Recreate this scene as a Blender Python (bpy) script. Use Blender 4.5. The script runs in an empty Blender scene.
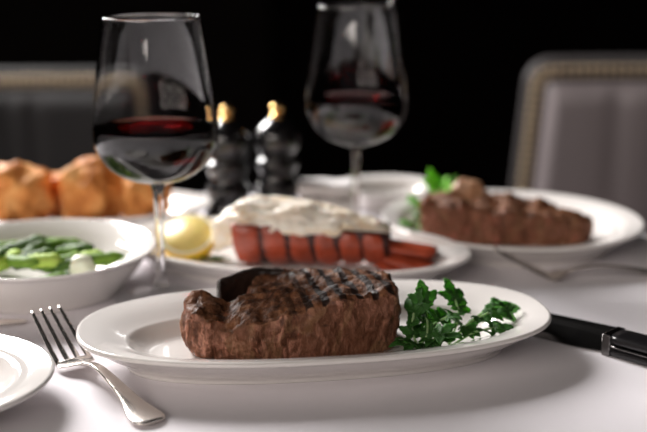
import bpy, bmesh, math, random
from mathutils import Vector, Matrix, noise
C = bpy.context.scene.collection
PI = math.pi
R = math.radians
sin, cos = math.sin, math.cos

# ------------------------------------------------------------------ helpers
def link(name, bm, m, parent=None, smooth=True, loc=None, rot=None):
    bmesh.ops.recalc_face_normals(bm, faces=bm.faces)
    me = bpy.data.meshes.new(name)
    bm.to_mesh(me); bm.free()
    if smooth:
        for p in me.polygons: p.use_smooth = True
    o = bpy.data.objects.new(name, me); C.objects.link(o)
    if m: me.materials.append(m)
    if parent: o.parent = parent
    if loc: o.location = loc
    if rot: o.rotation_euler = rot
    return o

def tag(o, label, cat, group=None):
    o['label'] = label; o['category'] = cat
    if group: o['group'] = group
    return o

def thing(name, label, cat, loc=(0, 0, 0), rotz=0, group=None):
    o = bpy.data.objects.new(name, None); C.objects.link(o)
    o.location = loc; o.rotation_euler = (0, 0, rotz); o.empty_display_size = .02
    return tag(o, label, cat, group)

def struct(name, bm, m, smooth=False):
    o = link(name, bm, m, None, smooth); o['kind'] = 'structure'; return o

def dup(root, loc, rotz, label=None):
    r = root.copy(); C.objects.link(r); r.location = loc; r.rotation_euler = (0, 0, rotz)
    if label: r['label'] = label
    for ch in list(root.children):
        c = ch.copy(); C.objects.link(c); c.parent = r
        for g in ch.children:
            d = g.copy(); C.objects.link(d); d.parent = c
    return r

def se(t, n):
    e = 2 / n
    c, s = cos(t), sin(t)
    return math.copysign(abs(c)**e, c), math.copysign(abs(s)**e, s)

def oval(a, b, prof, n=2.0, seg=128, cap0=True, cap1=True):
    """prof: (inset, z) from the centre of the top out over the rim and back under; the outline is an oval a x b"""
    bm = bmesh.new(); rings = []
    for d, z in prof:
        A, B = max(a - d, 1e-4), max(b - d, 1e-4)
        rings.append([bm.verts.new((A * se(2*PI*i/seg, n)[0], B * se(2*PI*i/seg, n)[1], z)) for i in range(seg)])
    for r0, r1 in zip(rings, rings[1:]):
        for i in range(seg):
            bm.faces.new((r0[i], r0[(i+1) % seg], r1[(i+1) % seg], r1[i]))
    if cap0: bm.faces.new(rings[0])
    if cap1: bm.faces.new(rings[-1])
    return bm

def smoothprof(P, k=5):
    out = []
    n = len(P)
    for i in range(n-1):
        p0, p1, p2, p3 = P[max(i-1, 0)], P[i], P[i+1], P[min(i+2, n-1)]
        for j in range(k):
            t = j / k
            out.append(tuple(.5*((2*b) + (-a+c)*t + (2*a-5*b+4*c-d)*t*t + (-a+3*b-3*c+d)*t**3)
                             for a, b, c, d in zip(p0, p1, p2, p3)))
    out.append(tuple(P[-1]))
    return out

def lathe(prof, seg=64, bm=None, loc=(0, 0, 0), caps=True):
    bm = bm or bmesh.new(); rings = []
    for r, z in prof:
        r = max(r, 1e-5)
        rings.append([bm.verts.new((loc[0]+r*cos(2*PI*i/seg), loc[1]+r*sin(2*PI*i/seg), loc[2]+z)) for i in range(seg)])
    for r0, r1 in zip(rings, rings[1:]):
        for i in range(seg):
            bm.faces.new((r0[i], r0[(i+1) % seg], r1[(i+1) % seg], r1[i]))
    if caps:
        bm.faces.new(rings[0]); bm.faces.new(rings[-1])
    return bm

def tube(pts, rad, seg=10, bm=None, flat=1.0):
    """sweep; rad number or list; cross section squashed by flat in the up direction"""
    bm = bm or bmesh.new(); rings = []; n = len(pts)
    for i, p in enumerate(pts):
        p = Vector(p)
        t = (Vector(pts[min(i+1, n-1)]) - Vector(pts[max(i-1, 0)])).normalized()
        up = Vector((0, 0, 1)) if abs(t.z) < .95 else Vector((0, 1, 0))
        s = t.cross(up).normalized(); u = s.cross(t)
        r = rad[i] if isinstance(rad, (list, tuple)) else rad
        rings.append([bm.verts.new(p + s*r*cos(2*PI*k/seg) + u*r*flat*sin(2*PI*k/seg)) for k in range(seg)])
    for r0, r1 in zip(rings, rings[1:]):
        for i in range(seg):
            bm.faces.new((r0[i], r0[(i+1) % seg], r1[(i+1) % seg], r1[i]))
    bm.faces.new(rings[0]); bm.faces.new(rings[-1])
    return bm

def box(x0, x1, y0, y1, z0, z1, bm=None):
    bm = bm or bmesh.new()
    v = [bm.verts.new((x, y, z)) for x in (x0, x1) for y in (y0, y1) for z in (z0, z1)]
    for f in ((0, 1, 3, 2), (4, 6, 7, 5), (0, 4, 5, 1), (2, 3, 7, 6), (0, 2, 6, 4), (1, 5, 7, 3)):
        bm.faces.new([v[i] for i in f])
    return bm

def bevel(o, w, seg=3):
    m = o.modifiers.new('bevel', 'BEVEL'); m.width = w; m.segments = seg; m.limit_method = 'ANGLE'
    return o

def fbm(v, o=4): return noise.fractal(Vector(v), 1.0, 2.0, o)

# ------------------------------------------------------------------ materials
def mat(name):
    m = bpy.data.materials.new(name); m.use_nodes = True
    nt = m.node_tree; b = nt.nodes['Principled BSDF']
    return m, nt, b
def N(nt, kind, **kw):
    n = nt.nodes.new(kind)
    for k, v in kw.items():
        if k in n.inputs: n.inputs[k].default_value = v
        else: setattr(n, k, v)
    return n
def coord(nt, scale=(1, 1, 1), rot=(0, 0, 0), out='Object'):
    t = nt.nodes.new('ShaderNodeTexCoord'); mp = nt.nodes.new('ShaderNodeMapping')
    nt.links.new(t.outputs[out], mp.inputs[0])
    mp.inputs['Scale'].default_value = scale; mp.inputs['Rotation'].default_value = rot
    return mp.outputs[0]
def nz(nt, vec, scale, detail=4, rough=.55, dist=0):
    n = N(nt, 'ShaderNodeTexNoise', Scale=scale, Detail=detail, Roughness=rough, Distortion=dist)
    nt.links.new(vec, n.inputs['Vector']); return n.outputs['Fac']
def ramp(nt, fac, stops):
    r = nt.nodes.new('ShaderNodeValToRGB'); e = r.color_ramp.elements
    while len(e) < len(stops): e.new(.5)
    for el, (p, c) in zip(e, stops):
        el.position = p; el.color = (*c, 1) if len(c) == 3 else c
    nt.links.new(fac, r.inputs[0]); return r.outputs[0]
def mix(nt, fac, a, b):
    m = nt.nodes.new('ShaderNodeMix'); m.data_type = 'RGBA'
    for s, v in ((m.inputs[0], fac), (m.inputs[6], a), (m.inputs[7], b)):
        if isinstance(v, (int, float)): s.default_value = v
        elif isinstance(v, tuple): s.default_value = (*v, 1)
        else: nt.links.new(v, s)
    return m.outputs[2]
def mth(nt, op, a, b=0.0):
    m = nt.nodes.new('ShaderNodeMath'); m.operation = op
    for s, v in ((m.inputs[0], a), (m.inputs[1], b)):
        if isinstance(v, (int, float)): s.default_value = v
        else: nt.links.new(v, s)
    return m.outputs[0]
def bump(nt, b, h, strength, dist=.001):
    n = N(nt, 'ShaderNodeBump', Strength=strength, Distance=dist)
    nt.links.new(h, n.inputs['Height']); nt.links.new(n.outputs[0], b.inputs['Normal'])
def plain(name, col, rough=.5, metal=0, bs=0, bscale=200, var=0, coat=0, spec=.5, sss=0):
    m, nt, b = mat(name)
    v = coord(nt)
    b.inputs['Roughness'].default_value = rough; b.inputs['Metallic'].default_value = metal
    b.inputs['Coat Weight'].default_value = coat; b.inputs['Specular IOR Level'].default_value = spec
    f = nz(nt, v, bscale)
    c2 = tuple(x*(1-var) for x in col)
    nt.links.new(ramp(nt, f, [(.3, c2), (.7, col)]), b.inputs['Base Color'])
    if sss:
        b.inputs['Subsurface Weight'].default_value = sss; b.inputs['Subsurface Radius'].default_value = (.006, .003, .002)
        b.inputs['Subsurface Scale'].default_value = 1
    if bs: bump(nt, b, f, bs)
    return m

M = {}
M['china'] = plain('white glazed china', (.80, .765, .735), .08, bscale=30, var=.02, coat=.3)
M['silver'] = plain('polished silver', (.86, .80, .74), .22, 1, bscale=60, var=.05)
M['steel'] = plain('dark steel', (.24, .23, .225), .2, 1, bscale=400, var=.2)
M['brass'] = plain('brass', (.85, .52, .2), .22, 1, bscale=80, var=.1)
M['blackwood'] = plain('black lacquered wood', (.008, .007, .008), .22, bscale=60, var=.3, coat=.5)
M['knifehandle'] = plain('black handle', (.012, .011, .012), .28, bscale=300, var=.3, coat=.2)
M['chairwood'] = plain('dark chair wood', (.02, .012, .008), .4, bscale=40, var=.4)
M['nail'] = plain('antique nail', (.50, .39, .26), .42, 1, bscale=150, var=.3)
M['napkin'] = plain('white napkin', (.80, .77, .76), .85, bs=.2, bscale=700, var=.03)
M['butterwhite'] = plain('onion flesh', (.75, .78, .6), .3, bscale=60, var=.1, sss=.2)

def leather(name, c1, c2, rough=.42):
    m, nt, b = mat(name)
    v = coord(nt, (1, 1, .12))
    f = nz(nt, v, 14, 3)
    nt.links.new(ramp(nt, f, [(.35, c1), (.65, c2)]), b.inputs['Base Color'])
    b.inputs['Roughness'].default_value = rough
    bump(nt, b, nz(nt, coord(nt), 500, 3), .25, .0006)
    return m
M['grey_leather'] = leather('grey leather', (.16, .135, .138), (.21, .18, .182), .45)
M['edge_leather'] = leather('dark leather edge', (.035, .03, .03), (.05, .045, .045), .55)
M['black_leather'] = leather('black leather', (.006, .005, .005), (.010, .008, .008), .75)

def cloth_mat():
    m, nt, b = mat('white tablecloth')
    v = coord(nt)
    w1 = N(nt, 'ShaderNodeTexWave', Scale=420, Distortion=.6); nt.links.new(v, w1.inputs[0])
    w2 = N(nt, 'ShaderNodeTexWave', Scale=420, Distortion=.6, bands_direction='Y'); nt.links.new(v, w2.inputs[0])
    h = mth(nt, 'ADD', w1.outputs['Fac'], w2.outputs['Fac'])
    nt.links.new(ramp(nt, nz(nt, v, 9, 3), [(.3, (.77, .735, .765)), (.7, (.80, .765, .795))]), b.inputs['Base Color'])
    b.inputs['Roughness'].default_value = .9
    b.inputs['Sheen Weight'].default_value = .15
    bump(nt, b, h, .12, .0004)
    return m
M['cloth'] = cloth_mat()

def steak_mat(name, bars=True, pink=(.38, .17, .115), brown=(.165, .066, .036), fat=(.46, .28, .14)):
    m, nt, b = mat(name)
    v = coord(nt)
    fib = nz(nt, coord(nt, (1, 1, .35), (0, R(28), 0)), 260, 4, .6, .6)
    big = nz(nt, v, 34, 4)
    side = ramp(nt, fib, [(.36, (brown[0]*.45, brown[1]*.4, brown[2]*.4)), (.49, brown), (.60, pink), (.74, (pink[0]*1.5, pink[1]*1.7, pink[2]*1.6))])
    side = mix(nt, ramp(nt, big, [(.40, (0, 0, 0)), (.62, (.75,)*3)]), side, (.155, .062, .032))
    # seams of fat
    vein = nz(nt, coord(nt, (1, 1, .5), (0, R(20), 0)), 22, 3, .5, 1.2)
    band = ramp(nt, vein, [(.46, (0, 0, 0)), (.5, (.22,)*3), (.54, (0, 0, 0))])
    side = mix(nt, band, side, fat)
    g = nt.nodes.new('ShaderNodeNewGeometry'); s = nt.nodes.new('ShaderNodeSeparateXYZ')
    nt.links.new(g.outputs['Normal'], s.inputs[0])
    up = mth(nt, 'ADD', s.outputs['Z'], mth(nt, 'MULTIPLY', mth(nt, 'SUBTRACT', big, .5), .8))
    upf = ramp(nt, up, [(.42, (0, 0, 0)), (.66, (1, 1, 1))])
    top = ramp(nt, nz(nt, v, 120, 5, .65), [(.3, (.03, .013, .007)), (.48, (.13, .052, .024)), (.64, (.26, .115, .055)), (.8, (.42, .24, .13))])
    if bars:
        w = N(nt, 'ShaderNodeTexWave', Scale=29, Distortion=.9, Detail=1); w.inputs['Detail Scale'].default_value = 1.0
        nt.links.new(coord(nt, (1, 1, 1), (0, 0, R(-14))), w.inputs[0])
        bf = ramp(nt, w.outputs['Fac'], [(.30, (1, 1, 1)), (.55, (0, 0, 0))])
        sx = nt.nodes.new('ShaderNodeSeparateXYZ'); nt.links.new(v, sx.inputs[0])
        gate = ramp(nt, mth(nt, 'ADD', mth(nt, 'MULTIPLY', sx.outputs['X'], 10.), .5), [(.35, (.25,)*3), (.6, (.95,)*3)])
        top = mix(nt, mth(nt, 'MULTIPLY', bf, gate), top, (.014, .007, .005))
    # crust also catches the lower edge
    col = mix(nt, upf, side, top)
    nt.links.new(col, b.inputs['Base Color'])
    nt.links.new(ramp(nt, nz(nt, v, 90, 3), [(.35, (.36,)*3), (.7, (.75,)*3)]), b.inputs['Roughness'])
    b.inputs['Subsurface Weight'].default_value = .12
    b.inputs['Specular IOR Level'].default_value = .22
    b.inputs['Subsurface Radius'].default_value = (.004, .0015, .001); b.inputs['Subsurface Scale'].default_value = 1
    bump(nt, b, mth(nt, 'ADD', fib, nz(nt, v, 330, 4)), .8, .0013)
    return m
M['steak'] = steak_mat('grilled steak')
M['steak2'] = steak_mat('sliced grilled steak', False, (.30, .095, .065), (.21, .085, .045))
M['bone'] = plain('charred bone edge', (.03, .014, .009), .4, bs=.8, bscale=160, var=.7)
M['tanbone'] = plain('tan bone', (.66, .36, .2), .5, bs=.6, bscale=70, var=.55)

def bread_mat():
    m, nt, b = mat('golden crust')
    v = coord(nt)
    nt.links.new(ramp(nt, nz(nt, v, 26, 4, .55, .5), [(.28, (.34, .10, .025)), (.45, (.66, .26, .07)), (.60, (.80, .40, .14)), (.78, (.88, .60, .34))]), b.inputs['Base Color'])
    b.inputs['Roughness'].default_value = .55; b.inputs['Specular IOR Level'].default_value = .155
    bump(nt, b, nz(nt, v, 120, 4), .6, .0015)
    return m
M['bread'] = bread_mat()
def leaf_mat(name, c1, c2):
    m, nt, b = mat(name)
    nt.links.new(ramp(nt, nz(nt, coord(nt), 120, 3), [(.3, c1), (.7, c2)]), b.inputs['Base Color'])
    b.inputs['Roughness'].default_value = .55; b.inputs['Specular IOR Level'].default_value = .15
    b.inputs['Subsurface Weight'].default_value = .25; b.inputs['Subsurface Radius'].default_value = (.002, .004, .001)
    b.inputs['Subsurface Scale'].default_value = 1
    return m
M['parsley'] = leaf_mat('parsley leaf', (.015, .06, .012), (.045, .13, .025))
M['parsley_pale'] = leaf_mat('pale parsley leaf', (.14, .30, .12), (.24, .42, .2))
M['parsley_bright'] = leaf_mat('bright parsley leaf', (.12, .40, .03), (.22, .58, .06))
M['stem'] = leaf_mat('parsley stem', (.22, .36, .14), (.34, .48, .24))
M['bean'] = leaf_mat('bean green', (.08, .17, .02), (.20, .34, .05))
M['bean_dark'] = leaf_mat('dark bean green', (.03, .075, .014), (.08, .15, .025))
M['bean_bright'] = leaf_mat('bright bean green', (.30, .46, .05), (.45, .60, .13))
M['lemonpeel'] = plain('lemon peel', (.90, .56, .03), .35, bs=.3, bscale=350, var=.1, sss=.2)
M['lemonflesh'] = plain('lemon flesh', (.86, .66, .22), .35, bs=.4, bscale=200, var=.12, sss=.3)
M['lemonpith'] = plain('lemon pith', (.88, .82, .62), .6, bscale=100, var=.05)
M['shell'] = plain('cooked lobster shell', (.46, .075, .032), .36, bs=.4, bscale=70, var=.45, coat=.2)
M['shelldark'] = plain('dark shell joint', (.06, .014, .012), .5, bs=.3, bscale=90, var=.5)
def meat_mat():
    m, nt, b = mat('lobster meat')
    v = coord(nt)
    nt.links.new(ramp(nt, nz(nt, coord(nt, (1, 3, 3)), 34, 5, .6, .6), [(.22, (.70, .40, .22)), (.36, (.86, .70, .50)), (.50, (.90, .82, .70)), (.8, (.90, .86, .78))]), b.inputs['Base Color'])
    b.inputs['Roughness'].default_value = .35
    b.inputs['Subsurface Weight'].default_value = .25; b.inputs['Subsurface Radius'].default_value = (.006, .004, .003)
    b.inputs['Subsurface Scale'].default_value = 1
    bump(nt, b, nz(nt, v, 180, 5), .6, .0015)
    return m
M['meat'] = meat_mat()
def glass_mat():
    m, nt, b = mat('clear glass')
    b.inputs['Base Color'].default_value = (.98, .98, .98, 1)
    b.inputs['Roughness'].default_value = 0; b.inputs['Transmission Weight'].default_value = 1; b.inputs['IOR'].default_value = 1.5
    return m
M['glass'] = glass_mat()
def thin_glass():
    m, nt, b = mat('thin clear glass'); nt.nodes.remove(b)
    tr = N(nt, 'ShaderNodeBsdfTransparent'); gl = N(nt, 'ShaderNodeBsdfGlossy', Roughness=.02); lw_ = N(nt, 'ShaderNodeLayerWeight', Blend=.5)
    tr.inputs[0].default_value = (.93, .94, .94, 1)
    mx = nt.nodes.new('ShaderNodeMixShader')
    fr = mth(nt, 'ADD', mth(nt, 'MULTIPLY', mth(nt, 'POWER', lw_.outputs['Facing'], 5.0), .7), .04)
    nt.links.new(fr, mx.inputs[0]); nt.links.new(tr.outputs[0], mx.inputs[1]); nt.links.new(gl.outputs[0], mx.inputs[2])
    nt.links.new(mx.outputs[0], nt.nodes['Material Output'].inputs['Surface'])
    return m
M['thinglass'] = thin_glass()
def wine_mat():
    m, nt, b = mat('red wine')
    b.inputs['Base Color'].default_value = (1, 1, 1, 1)
    b.inputs['Roughness'].default_value = 0; b.inputs['Transmission Weight'].default_value = 1; b.inputs['IOR'].default_value = 1.34
    va = N(nt, 'ShaderNodeVolumeAbsorption', Density=400.0); va.inputs['Color'].default_value = (.80, .06, .08, 1)
    nt.links.new(va.outputs[0], nt.nodes['Material Output'].inputs['Volume'])
    return m
M['wine'] = wine_mat()
M['wall'] = plain('dark wall paint', (.0022, .0010, .0011), 1, bscale=2, var=.4, spec=.1)
M['panel'] = plain('dark timber panel', (.006, .004, .0035), .9, bscale=6, var=.4, spec=.15)
M['floor'] = plain('dark carpet', (.02, .014, .012), .95, bs=.3, bscale=200, var=.4)

# ------------------------------------------------------------------ room
FZ = -.75
struct('floor', box(-3.2, 3.2, -2.8, 4.4, FZ-.05, FZ), M['floor'])
struct('wall_back', box(-3.2, 3.2, 4.2, 4.3, FZ, 2.1), M['wall'])
struct('wall_left', box(-3.2, -3.1, -2.8, 4.2, FZ, 2.1), M['wall'])
struct('wall_right', box(3.1, 3.2, -2.8, 4.2, FZ, 2.1), M['wall'])
struct('ceiling', box(-3.2, 3.2, -2.8, 4.3, 2.1, 2.15), M['wall'])
tp = box(-1.35, -.2, 4.15, 4.2, FZ, 2.0)
struct('trim_1', tp, M['panel'])

# ------------------------------------------------------------------ table and cloth
TC = (-.17, .44); TR = .75
t = thing('round_table', 'round dining table standing under the white tablecloth', 'table', (TC[0], TC[1], FZ))
link('tabletop', lathe([(.01, .745), (TR-.012, .745), (TR-.008, .735), (TR-.012, .715), (.01, .715)], 96), M['chairwood'], t)
link('pedestal', lathe(smoothprof([(.05, .715), (.045, .6), (.07, .4), (.045, .25), (.06, .1), (.06, .04)]), 32), M['chairwood'], t)
link('base', lathe(smoothprof([(.06, .05), (.2, .035), (.32, .012), (.32, 0)]), 48), M['chairwood'], t)
bm = bmesh.new(); seg = 240; rings = []
radii = [.02, .1, .2, .3, .4, .5, .6, .7, .74]
for r in radii:
    rings.append([bm.verts.new((r*cos(2*PI*i/seg), r*sin(2*PI*i/seg), 0)) for i in range(seg)])
for k, (dr, z) in enumerate([(.747, -.002), (.752, -.008), (.756, -.03), (.76, -.08), (.765, -.15), (.77, -.24), (.775, -.30)]):
    w = max(0, -z-.02)*.16
    rings.append([bm.verts.new(((dr+w*sin(14*2*PI*i/seg+.5*sin(5*2*PI*i/seg)))*cos(2*PI*i/seg), (dr+w*sin(14*2*PI*i/seg+.5*sin(5*2*PI*i/seg)))*sin(2*PI*i/seg), z)) for i in range(seg)])
for a, b_ in zip(rings, rings[1:]):
    for i in range(seg): bm.faces.new((a[i], a[(i+1) % seg], b_[(i+1) % seg], b_[i]))
bm.faces.new(rings[0])
tc = link('tablecloth', bm, M['cloth'], None, True, (TC[0], TC[1], 0))
so = tc.modifiers.new('thick', 'SOLIDIFY'); so.thickness = .002; so.offset = -1
tag(tc, 'smooth white tablecloth covering the whole table', 'tablecloth')

# ------------------------------------------------------------------ china
def platter_profile(a, b, rz=.026, well=.008, rim=.032, foot=.03):
    P = [(min(a, b)*.999, well), (min(a, b)*.8, well), (rim+.026, well), (rim+.020, well), (rim+.015, well), (rim+.010, well+.0012), (rim+.004, well+.005), (rim, well+.0085),
         (rim-.004, well+.0100), (.015, rz-.0032), (.004, rz-.0004), (.0015, rz), (.0002, rz-.0008), (0, rz-.002), (.0012, rz-.0034),
         (.006, rz-.0055), (foot*.5, rz*.52), (foot*.85, rz*.26), (foot, .003), (foot+.001, .0002), (foot+.004, .0), (foot+.007, .0025), (foot+.02, .004), (min(a, b)*.999, .004)]
    return P
def platter(name, label, loc, rot, a, b, n=2, **k):
    o = link(name, oval(a, b, smoothprof(platter_profile(a, b, **k), 3), n, 160), M['china'], None, True, loc, (0, 0, rot))
    return tag(o, label, 'plate')
platter('oval_platter', 'white oval platter in front holding the thick grilled steak', (-.0035, .693, 0), .165, .1572, .0795, 2.4)
platter('oval_platter', 'white oval platter behind it holding the red lobster tail', (-.0298, .8817+.004, 0), -.2612, .1534, .0835, 2, rz=.025, rim=.028)
platter('dinner_plate', 'round white plate at right rear under the sliced steak', (.1705, .974, 0), -.29, .118, .1115, 2, rz=.026, rim=.026)
platter('side_plate', 'small empty white plate at the left front edge beside the fork', (-.2415, .604, 0), 0, .082, .077, 2, rz=.021, rim=.024, foot=.028)
platter('oval_platter', 'white platter at left rear under the golden rolls', (-.265, 1.035, 0), .04, .158, .078, 2, rz=.024, rim=.026)
platter('dinner_plate', 'empty white plate farthest back, partly behind the folded napkin', (.066, 1.122, 0), 0, .056, .048, 2, rz=.024, rim=.014, foot=.022)

# vegetable bowl
BL = (-.2215, .833, 0)
bp = [(.0001, .006), (.03, .006), (.052, .008), (.066, .017), (.076, .028), (.086, .0355), (.0885, .0365), (.0895, .0360), (.0892, .0345), (.084, .031),
      (.0765, .020), (.066, .007), (.062, .002), (.060, 0), (.056, 0), (.054, .003), (.0001, .003)]
bo = link('serving_bowl', lathe(smoothprof(bp, 3), 120), M['china'], None, True, BL)
tag(bo, 'shallow white bowl at left filled with green beans', 'bowl')
random.seed(4)
first = {}
for i in range(38):
    a = random.uniform(0, 2*PI); r = .05*math.sqrt(random.random())
    yaw = random.gauss(.3, .75); lay = i/34
    L = random.uniform(.026, .046)
    if i < 26:
        cx = BL[0]+.0+r*cos(a); cy = BL[1]+r*sin(a)*.75; kind = 'bean' if i % 3 else 'bean_dark'
    else:
        cx = BL[0]-.055+.115*(i-26)/12; cy = BL[1]-.036+random.uniform(-.010, .016); kind = ('bean_bright', 'bean', 'bean_dark')[i % 3]
    zz = .015 + .026*lay*(1-(r/.085)**2) + .002
    if i >= 26: zz = .034 + .004*random.random() - .1*abs(cx-BL[0]+.01)**1.5
    pts = []; rad = []
    for k in range(11):
        s = k/10-.5
        pts.append((s*L*1.0, .18*L*s*s*2, .0025*(1-4*s*s)*0))
        rad.append(.0056*math.sqrt(max(.02, 1-(2*s)**4))*(1+.12*sin(k*2.6)))
    if i % 3 == 0: rad = [q*1.25 for q in rad]
    o = link('green_bean', tube(pts, rad, 10, flat=.8), M[kind], None, True, (cx, cy, zz), (random.uniform(-.3, .3), random.uniform(-.3, .15), yaw))
    tag(o, 'glossy green bean heaped in the white bowl', 'green bean', 'green beans in the white bowl')
    # keep the beans inside the bowl
bm = bmesh.new(); bmesh.ops.create_icosphere(bm, subdivisions=3, radius=1)
for v in bm.verts:
    v.co = Vector((v.co.x*.011, v.co.y*.010, v.co.z*.0095))*(1+.15*fbm(v.co*1.5))
o = link('onion_piece', bm, M['butterwhite'], None, True, (BL[0]+.041, BL[1]-.040, .0310))
tag(o, 'pale white onion piece at the front of the green beans', 'onion')

# ------------------------------------------------------------------ wine glasses
def wine_glass(label, loc, H=.215, fill=.135, s=1.0):
    t = thing('wine_glass', label, 'wine glass', loc, 0, None)
    zb = .098
    prof = [(.0348, H), (.0362, H-.012), (.0388, H-.030), (.0415, H-.050), (.0440, H-.072), (.0447, H-.084), (.0437, H-.094), (.0400, H-.103+.0), (.0330, H-.1115), (.0230, H-.118), (.0120, H-.1218), (.0058, H-.1235)]
    prof = [(r*s, z) for r, z in prof]
    outer = smoothprof(prof, 5)
    stem = smoothprof([(.0058*s, H-.1235), (.0040, H-.131), (.0034, H-.145), (.0033, H-.170), (.0040, H-.195), (.0062, H-.205), (.0150, .0040), (.0300, .0018), (.0345, .0014), (.0352, .0007), (.0345, 0)], 5)
    th = .0011
    inner = [(max(r-th, 0), z + (0 if i < len(outer)-14 else (i-(len(outer)-14))/13*.0022)) for i, (r, z) in enumerate(outer)]
    inner = [p for p in inner if p[1] > H-.1212]
    bowl = [(r, z) for r, z in reversed(inner)]
    bot = bowl[0][1]
    k_ = [i for i, p in enumerate(stem) if p[1] < .0105 and i > 10][0]
    foot = stem[k_-1:]; stem = stem[:k_]
    fb = lathe([(.0001, foot[0][1]-.0002)] + foot + [(.0001, 0)], 96)
    r_at = [r for r, z in bowl if z < fill][-1]; fl = fill-.0050
    full = [(.0001, fl)] + [(r, z) for r, z in bowl if z > fl] + [(inner[0][0]+th*.5, H+.0004)] + outer + stem[1:] + [(.0001, stem[-1][1])]
    link('foot', fb, M['thinglass'], t)
    link('bowl_and_stem', lathe(full, 96), M['glass'], t)
    w = [(r+(.00012 if z > fl-.001 else 0), z) for r, z in bowl if z < fill-.0004]
    wp = [(.0001, bot)] + w + [(r_at+.00012, fill+.0004), (r_at-.0012, fill-.0005), (r_at-.003, fill-.0008), (.0001, fill-.0008)]
    link('red_wine', lathe(wp, 96), M['wine'], t)
    return t
wine_glass('nearer wine glass half full of red wine, standing at left behind the steak platter', (-.1245, .808, 0), fill=.1352, s=1.04)
wine_glass('farther wine glass half full of red wine, standing behind the lobster tail', (.029, .968, 0), fill=.134)

# ------------------------------------------------------------------ steaks
def closed(P, n=200):
    out = []; m = len(P); k = n//m
    for i in range(m):
        p0, p1, p2, p3 = P[i-1], P[i], P[(i+1) % m], P[(i+2) % m]
        for j in range(k):
            t = j/k
            out.append(tuple(.5*((2*b)+(-a+c)*t+(2*a-5*b+4*c-d)*t*t+(-a+3*b-3*c+d)*t**3) for a, b, c, d in zip(p0, p1, p2, p3)))
    return out
def slab(outline, centre, ztop, amp=.0016, seed=0, zr=.007, bulge=.002, side_lean=0.0):
    """a cut of meat: outline in plan, height function ztop(x, y), rounded edges, rough surface"""
    O = closed(outline, 240); n = len(O); bm = bmesh.new(); rings = []
    cx, cy = centre
    def pt(i, s, z): return (cx+(O[i][0]-cx)*s, cy+(O[i][1]-cy)*s, z)
    spec = []
    for k in range(1, 23): spec.append(('t', k/23))
    for k in range(0, 7): spec.append(('e', k/6))
    for k in range(1, 15): spec.append(('s', k/15))
    for k in range(0, 5): spec.append(('b', k/4))
    spec.append(('u', .5))
    for kind, q in spec:
        ring = []
        for i in range(n):
            ox, oy = O[i]; L = math.hypot(ox-cx, oy-cy)
            z1 = ztop(ox, oy)
            if kind == 't':
                s = q*(1-zr/L); x, y, _ = pt(i, s, 0); z = ztop(x, y)
            elif kind == 'e':
                s = 1-zr/L*(1-sin(q*PI/2)); x, y, _ = pt(i, s, 0); z = z1-zr*(1-cos(q*PI/2))*.8
            elif kind == 's':
                s = 1+(bulge*sin(q*PI)+side_lean*q)/L; x, y, _ = pt(i, s, 0); z = (z1-zr*.8)*(1-q)+.004*q
            elif kind == 'b':
                s = 1+side_lean/L-.004/L*(1-cos(q*PI/2)); x, y, _ = pt(i, s, 0); z = .004*(1-sin(q*PI/2))
            else:
                s = .5; x, y, _ = pt(i, s, 0); z = 0
            ring.append(bm.verts.new((x, y, z)))
        rings.append(ring)
    c0 = bm.verts.new((cx, cy, ztop(cx, cy)))
    for i in range(n): bm.faces.new((c0, rings[0][i], rings[0][(i+1) % n]))
    for a, b_ in zip(rings, rings[1:]):
        for i in range(n): bm.faces.new((a[i], b_[i], b_[(i+1) % n], a[(i+1) % n]))
    bm.faces.new(rings[-1])
    bmesh.ops.recalc_face_normals(bm, faces=bm.faces)
    bm.normal_update()
    for v in bm.verts:
        if v.co.z < .0015: continue
        p = v.co
        q = Vector((p.x*55+seed, p.y*55, p.z*30))
        fibre = fbm(((p.x+p.z*.5)*420+seed, p.y*420, p.z*110), 2)
        k = min(1, p.z/.006)
        v.co = p + v.normal*(amp*2.0*fbm(q, 3)+amp*.8*fbm(p*260+Vector((seed, 0, 0)), 3)+amp*.38*fibre)*k
    return bm
SZ = .0082
S0 = (-.018, .6985)
st = thing('grilled_steak', 'thick grilled steak with char marks on the front oval platter', 'steak', (S0[0], S0[1], SZ), 0)
def zt(x, y):
    z = .038 + .004*(x/.06) + .05*max(0, y)*.25
    z += -.005*math.exp(-((x+.044)/.006)**2)                      # seam beside the end chunk
    z += .002*math.exp(-((x+.064)/.010)**2)
    z += -.006*max(0, -y-.012)/.02*max(0, min(1, (.03-x)/.05))     # front edge slumps at the left
    z -= .010*max(0, min(1, (-.026-x)/.012))*max(0, min(1, (y+.012)/.014))
    z += .003*math.exp(-((x+.066)/.007)**2)*min(1, max(0, (.012-y)/.02))
    return z
outl = [(.064, -.020), (.066, 0), (.060, .022), (.040, .034), (.012, .037), (-.016, .034), (-.036, .024), (-.046, .010), (-.058, .004),
        (-.068, -.006), (-.071, -.018), (-.067, -.032), (-.057, -.040), (-.046, -.040), (-.030, -.043), (-.006, -.041), (.022, -.037), (.048, -.031)]
link('meat', slab(outl, (0, -.004), zt, .0017, 3.1, .006, .0015), M['steak'], st)
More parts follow.
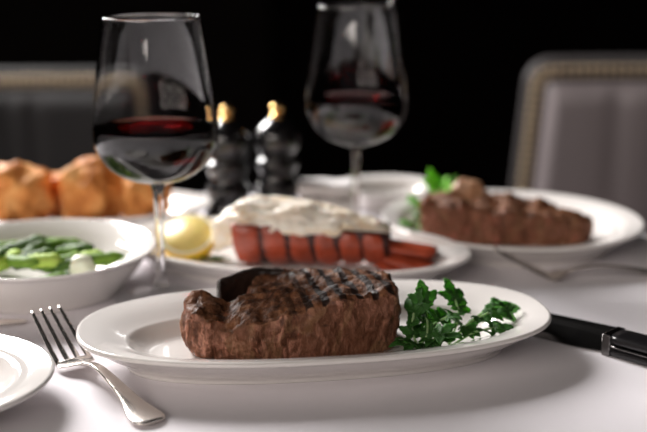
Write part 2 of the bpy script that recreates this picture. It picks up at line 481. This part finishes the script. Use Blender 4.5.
# charred strip of bone curling up behind the left shoulder of the steak
bn = bmesh.new(); rings = []
path = [(-.053, .014, .0365), (-.046, .019, .0385), (-.036, .0245, .0405), (-.024, .029, .0410), (-.010, .030, .0400)]
pp = smoothprof(path, 6)
for i, p in enumerate(pp):
    u = i/(len(pp)-1)
    h = .021*(1-.55*u); w = .0042
    ring = []
    for k in range(16):
        a = 2*PI*k/16; c, s = se(a, 4)
        off = Vector((-.4, .9, 0))*(c*w) + Vector((0, 0, s*h/2-h/2))
        q = Vector(p)+off
        q += Vector((fbm(q*200, 2), fbm(q*200+Vector((5, 0, 0)), 2), fbm(q*160+Vector((0, 9, 0)), 2)))*.0008
        ring.append(bn.verts.new(q))
    rings.append(ring)
for a, b_ in zip(rings, rings[1:]):
    for i in range(16): bn.faces.new((a[i], a[(i+1) % 16], b_[(i+1) % 16], b_[i]))
bn.faces.new(rings[0]); bn.faces.new(rings[-1])
o = link('bone_edge', bn, M['bone'], st); o['label'] = 'blackened bone strip'

# rear steak, sliced
t2 = thing('sliced_steak', 'sliced grilled steak with rosy cut face on the round plate at right rear', 'steak', (.163, .9625, .0082), -.12)
def zt2(x, y):
    z = .033 - .010*max(0, (x-.0)/.07) + .0012*sin(x*220) + .10*max(0, y)*.3
    return z + (.004 if x < -.03 else 0)*min(1, (-.03-x)/.01)
outl2 = [(.072, -.012), (.074, .006), (.058, .024), (.030, .034), (-.004, .036), (-.036, .032), (-.060, .024), (-.073, .006), (-.072, -.014), (-.058, -.027), (-.034, -.031), (-.006, -.030), (.026, -.028), (.054, -.024)]
link('meat', slab(outl2, (0, 0), zt2, .0026, 8.7, .006, .001), M['steak2'], t2)
bm = bmesh.new(); bmesh.ops.create_icosphere(bm, subdivisions=4, radius=1)
for v in bm.verts:
    v.co = Vector((v.co.x*.014, v.co.y*.010, v.co.z*.015))*(1+.25*fbm(v.co*1.6+Vector((3, 1, 2))))
o = link('bone', bm, M['tanbone'], t2, True, (-.034, .020, .036)); o['label'] = 'tan bone end standing up'

# ------------------------------------------------------------------ parsley
def parsley_leaf(size, seed):
    """three-lobed serrated leaf, cupped, with thickness"""
    rnd = random.Random(seed); bm = bmesh.new(); lobes = []
    for ang, l in ((0, 1.0), (.95, .78), (-.95, .78), (1.9, .42), (-1.9, .42)):
        prof = []
        for k in range(9):
            u = k/8
            wdt = .34*sin(PI*min(1, u*.86+.08))*(1.10 if k % 2 else .86)
            prof.append((u, wdt*(1-.25*u)))
        prof[-1] = (1.0, .02)
        rows = []
        for u, wdt in prof:
            row = []
            for s in (-1, -.5, 0, .5, 1):
                x = (u*cos(ang)-s*wdt*sin(ang))*l; y = (u*sin(ang)+s*wdt*cos(ang))*l
                r = math.hypot(x, y)
                z = .16*abs(s)*wdt*3*.5 - .28*r*r + .05*sin(9*x+seed)
                row.append(bm.verts.new((x*size, y*size, z*size)))
            rows.append(row)
        for a, b_ in zip(rows, rows[1:]):
            for i in range(4): bm.faces.new((a[i], a[i+1], b_[i+1], b_[i]))
    return bm
leafcache = {}
def leaf_obj(kind, parent, p, d, roll, size, seed):
    key = (kind, seed % 3)
    if key not in leafcache:
        o = link('leaf', parsley_leaf(1.0, seed % 3), M[kind], parent)
        m = o.data
        leafcache[key] = m
        so_ = True
    else:
        o = bpy.data.objects.new('leaf', leafcache[key]); C.objects.link(o); o.parent = parent
    s = o.modifiers.new('thick', 'SOLIDIFY'); s.thickness = .03
    d = Vector(d).normalized()
    q = d.to_track_quat('X', 'Z')
    o.rotation_mode = 'QUATERNION'
    from mathutils import Quaternion
    o.rotation_quaternion = q @ Quaternion((1, 0, 0), roll)
    o.location = p; o.scale = (size,)*3
    return o
def sprig(label, loc, stems, leafsize, seed, kinds=('parsley',), group=None):
    t = thing('parsley_sprig', label, 'parsley', loc, 0, group)
    rnd = random.Random(seed); n = 0
    for s in stems:
        pts = smoothprof([tuple(q) for q in s], 5)
        link('stem', tube(pts, .0008, 6), M['stem'], t)
        e = Vector(pts[-1]); d = (e-Vector(pts[-4])).normalized()
        k = kinds[n % len(kinds)]
        leaf_obj(k, t, e, d, rnd.uniform(-.5, .5), leafsize*rnd.uniform(.85, 1.15), n); n += 1
        for f in (.45, .72):
            i = int(f*(len(pts)-1)); p = Vector(pts[i])
            side = Vector((-d.y, d.x, .25))*(1 if rnd.random() > .5 else -1)
            leaf_obj(kinds[n % len(kinds)], t, p, d*.5+side+Vector((0, 0, rnd.uniform(0, .5))), rnd.uniform(-.7, .7), leafsize*rnd.uniform(.65, .95), n); n += 1
    return t
# clump against the steak
sprig('dark green parsley clump pressed against the cut end of the front steak', (.062, .676, .0085),
      [[(0, 0, .002), (-.004, .004, .012), (-.003, .006, .024)],
       [(0, 0, .002), (.006, .003, .012), (.004, .008, .030)],
       [(.002, 0, .002), (-.004, -.006, .006), (-.006, -.012, .010)],
       [(.002, 0, .002), (.010, -.004, .010), (.014, -.008, .013)],
       [(0, .004, .002), (.010, .010, .014), (.020, .012, .019)],
       [(0, 0, .002), (.004, .012, .010), (.002, .022, .020)],
       [(0, -.004, .001), (.004, -.008, .006), (.010, -.012, .007)]], .0165, 11)
sprig('lighter parsley sprig trailing to the right across the front platter rim', (.082, .680, .0085),
      [[(0, .004, .002), (.008, .014, .016), (.006, .020, .027)],
       [(0, .002, .002), (.014, .010, .014), (.028, .016, .019)],
       [(.002, 0, .002), (.016, .002, .010), (.030, .004, .013)],
       [(.004, .006, .004), (.022, .020, .016), (.034, .026, .019)]], .0155, 5)
t = thing('parsley_sprig', 'pale frosted parsley tip at the far right of the front platter', 'parsley', (.113, .706, .022))
link('stem', tube([(-.006, -.006, -.002), (.004, 0, .003), (.012, .006, .005)], .0007, 6), M['stem'], t)
leaf_obj('parsley_pale', t, Vector((.006, .001, .003)), (1, .35, .25), .5, .017, 1)
leaf_obj('parsley_pale', t, Vector((0, -.001, .002)), (1, -.4, .1), -.3, .011, 2)
sprig('bright green parsley sprig behind the bone of the rear steak', (.108, 1.008, .009),
      [[(0, 0, .002), (-.002, .006, .02), (-.004, .008, .036)],
       [(0, 0, .002), (.006, .006, .018), (.010, .008, .032)],
       [(0, 0, .002), (-.010, .002, .010), (-.018, .000, .020)],
       [(0, 0, .002), (.0, -.004, .018), (.002, -.002, .030)]], .016, 21, ('parsley_bright',))
sprig('small parsley sprig left of the rear steak on its plate', (.086, .972, .009),
      [[(0, 0, .002), (-.004, 0, .006), (-.008, -.002, .010)], [(0, 0, .002), (.004, .006, .008), (.004, .010, .013)]], .011, 23, ('parsley_bright', 'parsley'))

# ------------------------------------------------------------------ lobster tail
lt = thing('lobster_tail', 'split red lobster tail with white meat piled on top, on the middle platter', 'lobster tail', (-.008, .876, .0085), -.13)
def arc_shell(x0, x1, r0, r1, lean, a0=R(-205), a1=R(28), zc=.0255, th=.0016, zs=.98):
    bm = bmesh.new(); NX, NA = 8, 36; G = []
    for side in (0, 1):
        g = []
        for i in range(NX+1):
            u = i/NX; row = []
            for k in range(NA+1):
                a = a0+(a1-a0)*k/NA
                r = r0+(r1-r0)*u + .0016*sin(u*PI) - (th if side else 0)
                x = x0+(x1-x0)*u + lean*sin(a)*r
                y = r*cos(a)*1.0; z = zc+r*sin(a)*zs
                n_ = .0006*fbm((x*120, y*120, z*120), 2)
                row.append(bm.verts.new((x, y+n_, z+n_)))
            g.append(row)
        G.append(g)
    for g in G:
        for i in range(NX):
            for k in range(NA): bm.faces.new((g[i][k], g[i+1][k], g[i+1][k+1], g[i][k+1]))
    for k in range(NA):
        for i in (0, NX): bm.faces.new((G[0][i][k], G[0][i][k+1], G[1][i][k+1], G[1][i][k]))
    for i in range(NX):
        for k in (0, NA): bm.faces.new((G[0][i][k], G[0][i+1][k], G[1][i+1][k], G[1][i][k]))
    return bm
o = link('shell_lining', arc_shell(-.062, .062, .0262, .0178, -.12, th=.001, zc=.0262), M['shelldark'], lt); o['label'] = 'dark membrane between the shell rings'
xs = [-.064, -.040, -.0185, .002, .0225, .0415, .060]
for i in range(6):
    ra = .0268-.0013*i; rb = .0262-.0015*(i+1)+.0012
    link('shell_segment', arc_shell(xs[i]+.0011, xs[i+1]-.0013, ra, rb, -.12, zc=.0272-.0008*i), M['shell'], lt)
# pile of meat
bm = bmesh.new(); bmesh.ops.create_icosphere(bm, subdivisions=6, radius=1)
for v in bm.verts:
    c = v.co.copy()
    x = c.x*.073
    u = (x+.073)/.146
    hgt = .0205*(1-.55*max(0, u-.30))          # thick at the left, thinning to the tail
    y = c.y*(.0265-.006*u)
    z = .0405 - .010*u + c.z*hgt*(1 if c.z > 0 else .75)
    if c.x < -.55:                              # spills down over the open end
        k = (-c.x-.55)/.45
        z -= .024*k*(1 if c.z < 0 else .35)
        if c.z < 0: z -= .006*k
    v.co = Vector((x-.010, y, z))
bm.normal_update()
for v in bm.verts:
    p = v.co
    v.co = p+v.normal*(.0034*fbm((p.x*45, p.y*80, p.z*80), 3)+.0006*fbm(p*300, 2))
    if v.co.z < .002: v.co.z = .002
link('meat', bm, M['meat'], lt)
# herb flecks on the meat
rnd = random.Random(3)
bm = bmesh.new()
# tail fan
def flipper(ang, L, W, seed):
    bm = bmesh.new(); rows = []
    for i in range(13):
        u = i/12; w = W*(.35+.65*math.sqrt(max(0, sin(PI*min(1, u*.62+.05)))))*(1 if u < .92 else .8)
        row = []
        for k in range(9):
            s = k/4-1
            x = u*L*(1-.10*s*s); y = s*w
            z = .0035*(1-s*s)+.0015*sin(k*PI)+.006*(1-u)+.0006*sin(s*14)
            row.append((x*cos(ang)-y*sin(ang), x*sin(ang)+y*cos(ang), z))
        rows.append(row)
    T = [[bm.verts.new(p) for p in r] for r in rows]; B = [[bm.verts.new((p[0], p[1], p[2]-.0016)) for p in r] for r in rows]
    for g in (T, B):
        for i in range(12):
            for k in range(8): bm.faces.new((g[i][k], g[i+1][k], g[i+1][k+1], g[i][k+1]))
    for i in range(12):
        for k in (0, 8): bm.faces.new((T[i][k], T[i+1][k], B[i+1][k], B[i][k]))
    for k in range(8):
        for i in (0, 12): bm.faces.new((T[i][k], T[i][k+1], B[i][k+1], B[i][k]))
    return bm
for j, (ang, L, W, z) in enumerate([(-.62, .045, .012, .001), (.55, .045, .012, .004), (-.32, .050, .013, .006), (.26, .050, .013, .010), (-.02, .050, .014, .0150)]):
    link('tail_fin', flipper(ang, L, W, j), M['shell'], lt, True, (.052, 0, z))
# lemon wedge beside it
lw = thing('lemon_half', 'yellow lemon half, cut face up, at the left end of the lobster platter', 'lemon', (-.114, .893, .0085), .5)
LR = .0245
prof = [(LR*.999*math.cos(a*PI/2/10), -.0265*math.sin(a*PI/2/10)-.001) for a in range(11)]
prof[-1] = (.0001, -.0300); prof.insert(0, (LR-.0015, 0)); prof.insert(0, (.0001, 0))
RT = (R(26), R(-20), 0)
link('peel', lathe(prof, 48), M['lemonpeel'], lw, True, (0, 0, .0215), RT)
link('flesh', lathe([(.0001, .0008), (LR-.005, .0008), (LR-.0045, 0), (LR-.0045, -.002), (.0001, -.002)], 48), M['lemonflesh'], lw, True, (0, 0, .0215), RT)
link('pith', lathe([(LR-.0045, -.002), (LR-.0045, .0003), (LR-.0016, .0003), (LR-.0013, -.002)], 48, caps=False), M['lemonpith'], lw, True, (0, 0, .0215), RT)
sprig('parsley sprig tucked under the lemon half', (-.094, .884, .009),
      [[(0, 0, .001), (.004, -.002, .004), (.010, -.004, .005)], [(0, 0, .001), (-.006, -.004, .004), (-.012, -.006, .005)]], .009, 31, ('parsley',))

# ------------------------------------------------------------------ golden rolls
def roll(label, loc, sx, sy, sz, seed, rot=0):
    bm = bmesh.new(); bmesh.ops.create_icosphere(bm, subdivisions=5, radius=1)
    for v in bm.verts:
        c = v.co.copy(); a = math.atan2(c.y, c.x)
        f = 1+.10*cos(5*a+seed)*(1-abs(c.z))+.22*fbm(c*1.7+Vector((seed, seed, 0)), 3)
        top = 1+.16*max(0, c.z)
        z = c.z*f
        q = Vector((c.x*f*top*sx, c.y*f*top*sy, z*sz))
        if q.z < -sz*.72: q.z = -sz*.72
        v.co = q + Vector((0, 0, sz*.72))
    o = link('bread_roll', bm, M['bread'], None, True, loc, (0, 0, rot))
    return tag(o, label, 'bread roll', 'golden rolls on the left rear platter')
roll('plump golden roll at the left end, cut by the frame edge', (-.292, 1.02, .0082), .034, .032, .0335, 1.3)
roll('tall golden roll in the middle of the rear platter', (-.223, 1.03, .0082), .031, .030, .0335, 4.1, 1)
roll('lower golden roll nearest the wine glass', (-.172, 1.03, .0082), .0215, .024, .027, 7.7, 2)
roll('darker golden roll set behind the gap between two bigger rolls', (-.257, 1.062, .0082), .022, .018, .025, 9.2, .4)

# ------------------------------------------------------------------ pepper mills
def mill(label, loc, rotz, kn):
    t = thing('pepper_mill', label, 'pepper mill', loc, rotz)
    link('body', lathe(smoothprof([(.0001, 0), (.0235, 0), (.0245, .002), (.0245, .008), (.0215, .013), (.0195, .020), (.0215, .029), (.0225, .034), (.0195, .039), (.0175, .045), (.0195, .051), (.0215, .055), (.0205, .060), (.0170, .063), (.0160, .066), (.0001, .066)], 4), 48), M['blackwood'], t)
    link('head', lathe(smoothprof([(.0001, .066), (.0165, .0665), (.0205, .070), (.0225, .077), (.0215, .086), (.0170, .094), (.0110, .099), (.0070, .1015), (.0001, .1015)], 4), 48), M['blackwood'], t)
    link('finial', lathe(smoothprof([(.0001, .1015), (.0060, .1016), (.0066, .1035), (.0045, .1060), (.0042, .1068), (.0064, .1095), (.0066, .1120), (.0044, .1148), (.0001, .1156)], 4), 32), M['brass'], t)
    return t
mill('left black pepper mill with brass knob, nearer the wine glass', (-.0935, 1.055, 0), 0, 0)
mill('right black pepper mill with brass knob, behind the lobster tail', (-.0455, 1.070, 0), .4, 0)

# folded napkin
bm = bmesh.new()
def fold_sheet(w, d, z0, z1, seed):
    NX, NY = 24, 16
    for s, zf in ((0, z0), (1, z1)): pass
bmx = bmesh.new(); rings = []
for i in range(25):
    u = i/24; x = -.034+.068*u; ring = []
    for k in range(28):
        a = 2*PI*k/28; c, s = se(a, 3.4)
        y = c*.022; z = .0175+s*.0165*(1-.12*u) + .0012*sin(u*9+c*3)
        ring.append(bmx.verts.new((x + .0015*sin(k), y+.001*sin(u*14), max(z, .0005))))
    rings.append(ring)
for a, b_ in zip(rings, rings[1:]):
    for i in range(28): bmx.faces.new((a[i], a[(i+1) % 28], b_[(i+1) % 28], b_[i]))
bmx.faces.new(rings[0]); bmx.faces.new(rings[-1])
bm.free()
# three folded layers, each edge showing
nk = bmesh.new()
for j, (z0, z1, dx) in enumerate([(0, .0125, 0), (.0130, .0260, .001), (.0265, .0400, -.001)]):
    rr = []
    for i in range(21):
        u = i/20; x = -.026+.052*u+dx; ring = []
        for k in range(32):
            a = 2*PI*k/32; c, s = se(a, 4)
            ring.append(nk.verts.new((x, c*(.026-.003*j)+.003*j+.0008*sin(12*u+j), (z0+z1)/2+s*(z1-z0)/2+.0004*sin(u*11+j*2)*(1 if z0 > 0 else 0))))
        rr.append(ring)
    for a, b_ in zip(rr, rr[1:]):
        for i in range(32): nk.faces.new((a[i], a[(i+1) % 32], b_[(i+1) % 32], b_[i]))
    nk.faces.new(rr[0]); nk.faces.new(rr[-1])
bmx.free()
o = link('folded_napkin', nk, M['napkin'], None, True, (.003, 1.055, .0), (0, 0, -.1))
tag(o, 'thick folded white napkin standing behind the lobster tail', 'napkin')

# ------------------------------------------------------------------ cutlery
def ribbon(pts, widths, th, bm=None, seg=14, crown=.0):
    """flat bar swept in the local x-z plane: rounded cross section, width along y"""
    bm = bm or bmesh.new(); rings = []
    for (x, z), w, t_ in zip(pts, widths, th):
        ring = []
        for k in range(seg):
            c, s = se(2*PI*k/seg, 2.6)
            ring.append(bm.verts.new((x, c*w/2, z+s*t_/2)))
        rings.append(ring)
    for a, b_ in zip(rings, rings[1:]):
        for i in range(seg): bm.faces.new((a[i], a[(i+1) % seg], b_[(i+1) % seg], b_[i]))
    bm.faces.new(rings[0]); bm.faces.new(rings[-1])
    return bm
def interp(P, x):
    for (x0, y0), (x1, y1) in zip(P, P[1:]):
        if x <= x1:
            t = (x-x0)/(x1-x0); t = t*t*(3-2*t) if False else t
            return y0+(y1-y0)*t
    return P[-1][1]
def fork(label, loc, rotz, L=.185, group=None):
    t = thing('dinner_fork', label, 'fork', loc, rotz, group)
    k = L/.185
    ZP = smoothprof([(0, .0022), (.02, .0032), (.05, .0080), (.085, .0115), (.108, .0085), (.122, .0050), (.130, .0032), (.145, .0085), (.165, .0175), (.185, .0270)], 6)
    WP = smoothprof([(0, .010), (.002, .0165), (.008, .0205), (.018, .0190), (.035, .0125), (.060, .0085), (.090, .0062), (.108, .0060), (.114, .0090), (.120, .0200), (.126, .0250), (.132, .0258)], 6)
    xs_ = [i/70*.132 for i in range(71)]
    link('handle', ribbon([(x*k, interp(ZP, x)) for x in xs_ if x <= .1122], [interp(WP, x) for x in xs_ if x <= .1122],
         [.0026 if x < .05 else .0030 for x in xs_ if x <= .1122]), M['silver'], t)
    hx = [.111+i/20*.0235 for i in range(21)]
    link('fork_head', ribbon([(x*k, interp(ZP, x)) for x in hx], [interp(WP, x) for x in hx], [.0020]*21), M['silver'], t)
    # raised line along the handle
    for j in range(4):
        y0 = -.0108+.0072*j
        bm = bmesh.new(); rings = []
        for i in range(26):
            u = i/25; x = .1335+u*.0515; w = .0040*(1-.35*u)*(1 if u < .93 else .75); y = y0*(1-.12*u); z = interp(ZP, x)
            th = .0019*(1-.3*u)
            rings.append([bm.verts.new((x*k, y+se(2*PI*q/10, 2.6)[0]*w/2, z+se(2*PI*q/10, 2.6)[1]*th/2)) for q in range(10)])
        for a, b_ in zip(rings, rings[1:]):
            for i in range(10): bm.faces.new((a[i], a[(i+1) % 10], b_[(i+1) % 10], b_[i]))
        bm.faces.new(rings[0]); bm.faces.new(rings[-1])
        link('tine', bm, M['silver'], t)
    return t
fx0, fy0, fx1, fy1 = -.0965, .579, -.1875, .706
fork('silver dinner fork lying between the small plate and the steak platter', (fx0, fy0, 0), math.atan2(fy1-fy0, fx1-fx0), math.hypot(fx1-fx0, fy1-fy0))

fork('blurred silver fork lying in front of the round rear plate, handle running off right', (.296, .866, 0), math.atan2(-.008, -.156), .158)

# butter knife behind the small plate
t = thing('butter_knife', 'silver butter knife just behind the small empty plate', 'knife', (-.214, .752, 0), PI+.10)
link('blade', ribbon([(x*.001, .0022) for x in range(0, 72, 3)], [.004+.009*math.sqrt(min(1, x/20)) for x in range(0, 72, 3)], [.0016]*24), M['silver'], t)
link('handle', ribbon([(.068+x*.001, .0035) for x in range(0, 90, 5)], [.008+.004*(x/90) for x in range(0, 90, 5)], [.005]*18), M['silver'], t)

# steak knife
kx, ky = .1945, .6965
kt = thing('steak_knife', 'steak knife with black handle at right, blade tucked under the platter rim', 'knife', (kx, ky, 0), math.atan2(-.048, .050))
# blade: -x direction, spine on +y side
bm = bmesh.new(); rings = []
for i in range(30):
    u = i/29; x = -.001-.105*u
    y1 = .0092-.002*u; wd = .0150+.0065*min(1, u*4)**.7 - .017*max(0, (u-.6)/.4)**1.6; y0 = y1-wd
    zs_ = .0128-.004*u; ze = .0012
    def zz(y): return ze+(zs_-ze)*(y-y0)/(y1-y0)
    hs = .0017
    prof = [(y1, zs_+hs), (y1-.004, zz(y1-.004)+hs*1.1), (y1-.008, zz(y1-.008)+.0012), (y0+.004, zz(y0+.004)+.0010), (y0, ze+.0003), (y0, ze-.0003), (y0+.004, zz(y0+.004)-.0006), (y1-.008, zz(y1-.008)-.0010), (y1-.004, zz(y1-.004)-hs), (y1, zs_-hs)]
    rings.append([bm.verts.new((x, y, zz)) for y, zz in prof])
for a, b_ in zip(rings, rings[1:]):
    for i in range(10): bm.faces.new((a[i], a[(i+1) % 10], b_[(i+1) % 10], b_[i]))
bm.faces.new(rings[0]); bm.faces.new(rings[-1])
bevel(link('blade', bm, M['steel'], kt, False), .0005, 2)
o = link('bolster', box(-.003, .0035, -.0112, .0098, .0, .0152), M['steel'], kt, False); bevel(o, .0012)
def handle(y0, y1, z0, z1, L):
    bm = bmesh.new(); rings = []
    for i in range(20):
        u = i/19; x = .003+L*u; f = 1+.10*sin(u*PI*1.6)
        ring = []
        for k in range(20):
            c, s = se(2*PI*k/20, 4)
            ring.append(bm.verts.new((x, (y0+y1)/2+c*(y1-y0)/2*f, (z0+z1)/2+s*(z1-z0)/2)))
        rings.append(ring)
    for a, b_ in zip(rings, rings[1:]):
        for i in range(20): bm.faces.new((a[i], a[(i+1) % 20], b_[(i+1) % 20], b_[i]))
    bm.faces.new(rings[0]); bm.faces.new(rings[-1]); return bm
link('handle_scale', handle(-.0110, .0095, .0086, .0152, .105), M['knifehandle'], kt)
link('tang', handle(-.0114, .0099, .0064, .0088, .105), M['steel'], kt)
link('handle_scale', handle(-.0110, .0095, .0, .0066, .105), M['knifehandle'], kt)

# ------------------------------------------------------------------ chairs
def dome(p, r, bm, seg=10, ax=Vector((0, -1, 0))):
    rings = []
    for j in range(4):
        a = j/4*PI/2
        rings.append([bm.verts.new((p[0]+r*cos(a)*cos(2*PI*i/seg), p[1]-r*.6*sin(a), p[2]+r*cos(a)*sin(2*PI*i/seg))) for i in range(seg)])
    c = bm.verts.new((p[0], p[1]-r*.6, p[2]))
    for a, b_ in zip(rings, rings[1:]):
        for i in range(seg): bm.faces.new((a[i], a[(i+1) % seg], b_[(i+1) % seg], b_[i]))
    for i in range(seg): bm.faces.new((rings[-1][i], rings[-1][(i+1) % seg], c))
    bm.faces.new(rings[0])
def chair(label, loc, rotz, lm, wt, wb, top, cr, visible, tilt=0.0):
    """local: back faces -y; top = height of the back over the floor"""
    t = thing('dining_chair', label, 'chair', loc, rotz)
    bot = .40; rr = .03
    def outline(wt_, wb_, top_, bot_, r):
        P = [(-wb_, bot_)]
        for k in range(9):
            a = PI-k/8*PI/2; P.append((-wt_+r+r*cos(a), top_-r+r*sin(a)))
        for k in range(1, 12):
            u = k/12; P.append((-wt_+r+(2*wt_-2*r)*u, top_+cr*sin(PI*u)))
        for k in range(9):
            a = PI/2-k/8*PI/2; P.append((wt_-r+r*cos(a), top_-r+r*sin(a)))
        P.append((wb_, bot_))
        return P
    def panel(P, y0, y1):
        bm = bmesh.new(); A = [bm.verts.new((x, y0, z)) for x, z in P]; B = [bm.verts.new((x, y1, z)) for x, z in P]
        bm.faces.new(A); bm.faces.new(B)
        for i in range(len(P)):
            j = (i+1) % len(P); bm.faces.new((A[i], A[j], B[j], B[i]))
        return bm
    bevel(link('back_frame', panel(outline(wt+.012, wb+.012, top+.012, bot, rr+.01), -.012, .035), M['black_leather'] if lm == 'black_leather' else M['edge_leather'], t, False), .006)
    # padded panel, softly domed with vertical creases
    bm = bmesh.new(); NX, NZ = 60, 40; g = []
    for i in range(NX+1):
        col = []
        for k in range(NZ+1):
            v = k/NZ; z = bot+.02+(top-.022+cr*sin(PI*i/NX)*.9-bot-.02)*v
            w = wb+(wt-wb)*v-.022; x = -w+2*w*i/NX
            e = min(1, min(i, NX-i)/3, min(k, NZ-k)/3)
            crs = .0055*(math.exp(-((x+.00)/.012)**2)+math.exp(-((x-.045)/.010)**2)+math.exp(-((x+.09)/.014)**2)*.5)
            col.append(bm.verts.new((x, -.014-.014*math.sqrt(e)+crs*e, z)))
        g.append(col)
    for i in range(NX):
        for k in range(NZ): bm.faces.new((g[i][k], g[i+1][k], g[i+1][k+1], g[i][k+1]))
    pd = link('back_cushion', bm, M[lm], t)
    # nailheads along the border
    P = outline(wt-.002, wb-.002, top-.002, bot+.01, rr)
    # resample
    acc = [0]
    for a, b_ in zip(P, P[1:]): acc.append(acc[-1]+math.hypot(b_[0]-a[0], b_[1]-a[1]))
    step = .0122; n = int(acc[-1]/step); rest = bmesh.new(); nr = 0; proto = None
    for q in range(n+1):
        s = q*step
        for i in range(len(acc)-1):
            if acc[i] <= s <= acc[i+1]:
                u = (s-acc[i])/(acc[i+1]-acc[i]); x = P[i][0]+(P[i+1][0]-P[i][0])*u; z = P[i][1]+(P[i+1][1]-P[i][1])*u; break
        nx_, nz_ = -(P[i+1][1]-P[i][1]), (P[i+1][0]-P[i][0]); ln = math.hypot(nx_, nz_)
        for row in (0, 1):
            px_, pz_ = x-nx_/ln*.0095*row, z-nz_/ln*.0095*row
            if visible(x, z):
                if proto is None:
                    b2 = bmesh.new(); dome((0, 0, 0), .0049, b2); o = link('nailhead', b2, M['nail'], t); proto = o
                else:
                    o = proto.copy(); C.objects.link(o); o.parent = t
                o.location = (px_, -.0125, pz_)
            else:
                dome((px_, -.0125, pz_), .0052, rest, 8); nr += 1
    if nr:
        o = link('nailhead_trim', rest, M['nail'], t); o['kind'] = 'stuff'
    else: rest.free()
    # seat, towards the table
    bevel(link('seat', box(-wb, wb, -.44, -.005, .38, .47), M[lm], t, False), .02)
    for sx in (-1, 1):
        for sy in (-.41, -.01):
            link('leg', tube([(sx*(wb-.03), sy, .385), (sx*(wb-.03), sy-.005, .2), (sx*(wb-.028), sy, 0)], [.022, .019, .014], 10), M['chairwood'], t)
    return t
chair('grey leather dining chair with brass nailhead border at right', (.524, 1.62, FZ), R(-9), 'grey_leather', .213, .245, .840, .004, lambda x, z: (x < .14 and z > .58))
chair('black leather dining chair with nailhead border at far left', (-.555, 1.93, FZ), R(4), 'black_leather', .235, .25, .791, .0, lambda x, z: (z > .70 and x > -.2))

# ------------------------------------------------------------------ lights
def area(name, loc, target, sx, sy, power, col):
    l = bpy.data.lights.new(name, 'AREA'); l.shape = 'RECTANGLE'; l.size = sx; l.size_y = sy; l.energy = power; l.color = col
    o = bpy.data.objects.new(name, l); C.objects.link(o); o.location = loc
    o.rotation_euler = (Vector(target)-Vector(loc)).to_track_quat('-Z', 'Y').to_euler()
    return o
area('window_light', (-.98, 1.92, .92), (-.03, .74, 0), .68, .68, 75, (1.0, .965, .95))
area('front_fill', (-1.5, -1.75, 1.38), (.1, .9, .1), 3.0, 1.05, 50, (1.0, .90, .83))  # added fill from behind the camera, not a known lamp of the room
w = bpy.data.worlds.new('World'); bpy.context.scene.world = w; w.use_nodes = True
w.node_tree.nodes['Background'].inputs[0].default_value = (.9, .8, .85, 1)
w.node_tree.nodes['Background'].inputs[1].default_value = .04

# ------------------------------------------------------------------ camera
cam = bpy.data.cameras.new('Camera'); co = bpy.data.objects.new('Camera', cam); C.objects.link(co)
co.location = (0, 0, .265); co.rotation_euler = (R(90-13.8), 0, 0)
cam.sensor_width = 36; cam.lens = 36*1100/647; cam.clip_start = .01
cam.dof.use_dof = True; cam.dof.focus_distance = .685; cam.dof.aperture_fstop = cam.lens/17.0
cam.dof.aperture_blades = 0
S = bpy.context.scene; S.camera = co
S.view_settings.view_transform = 'Standard'; S.view_settings.look = 'None'; S.view_settings.gamma = 1
S.view_settings.use_curve_mapping = False; S.view_settings.exposure = 0
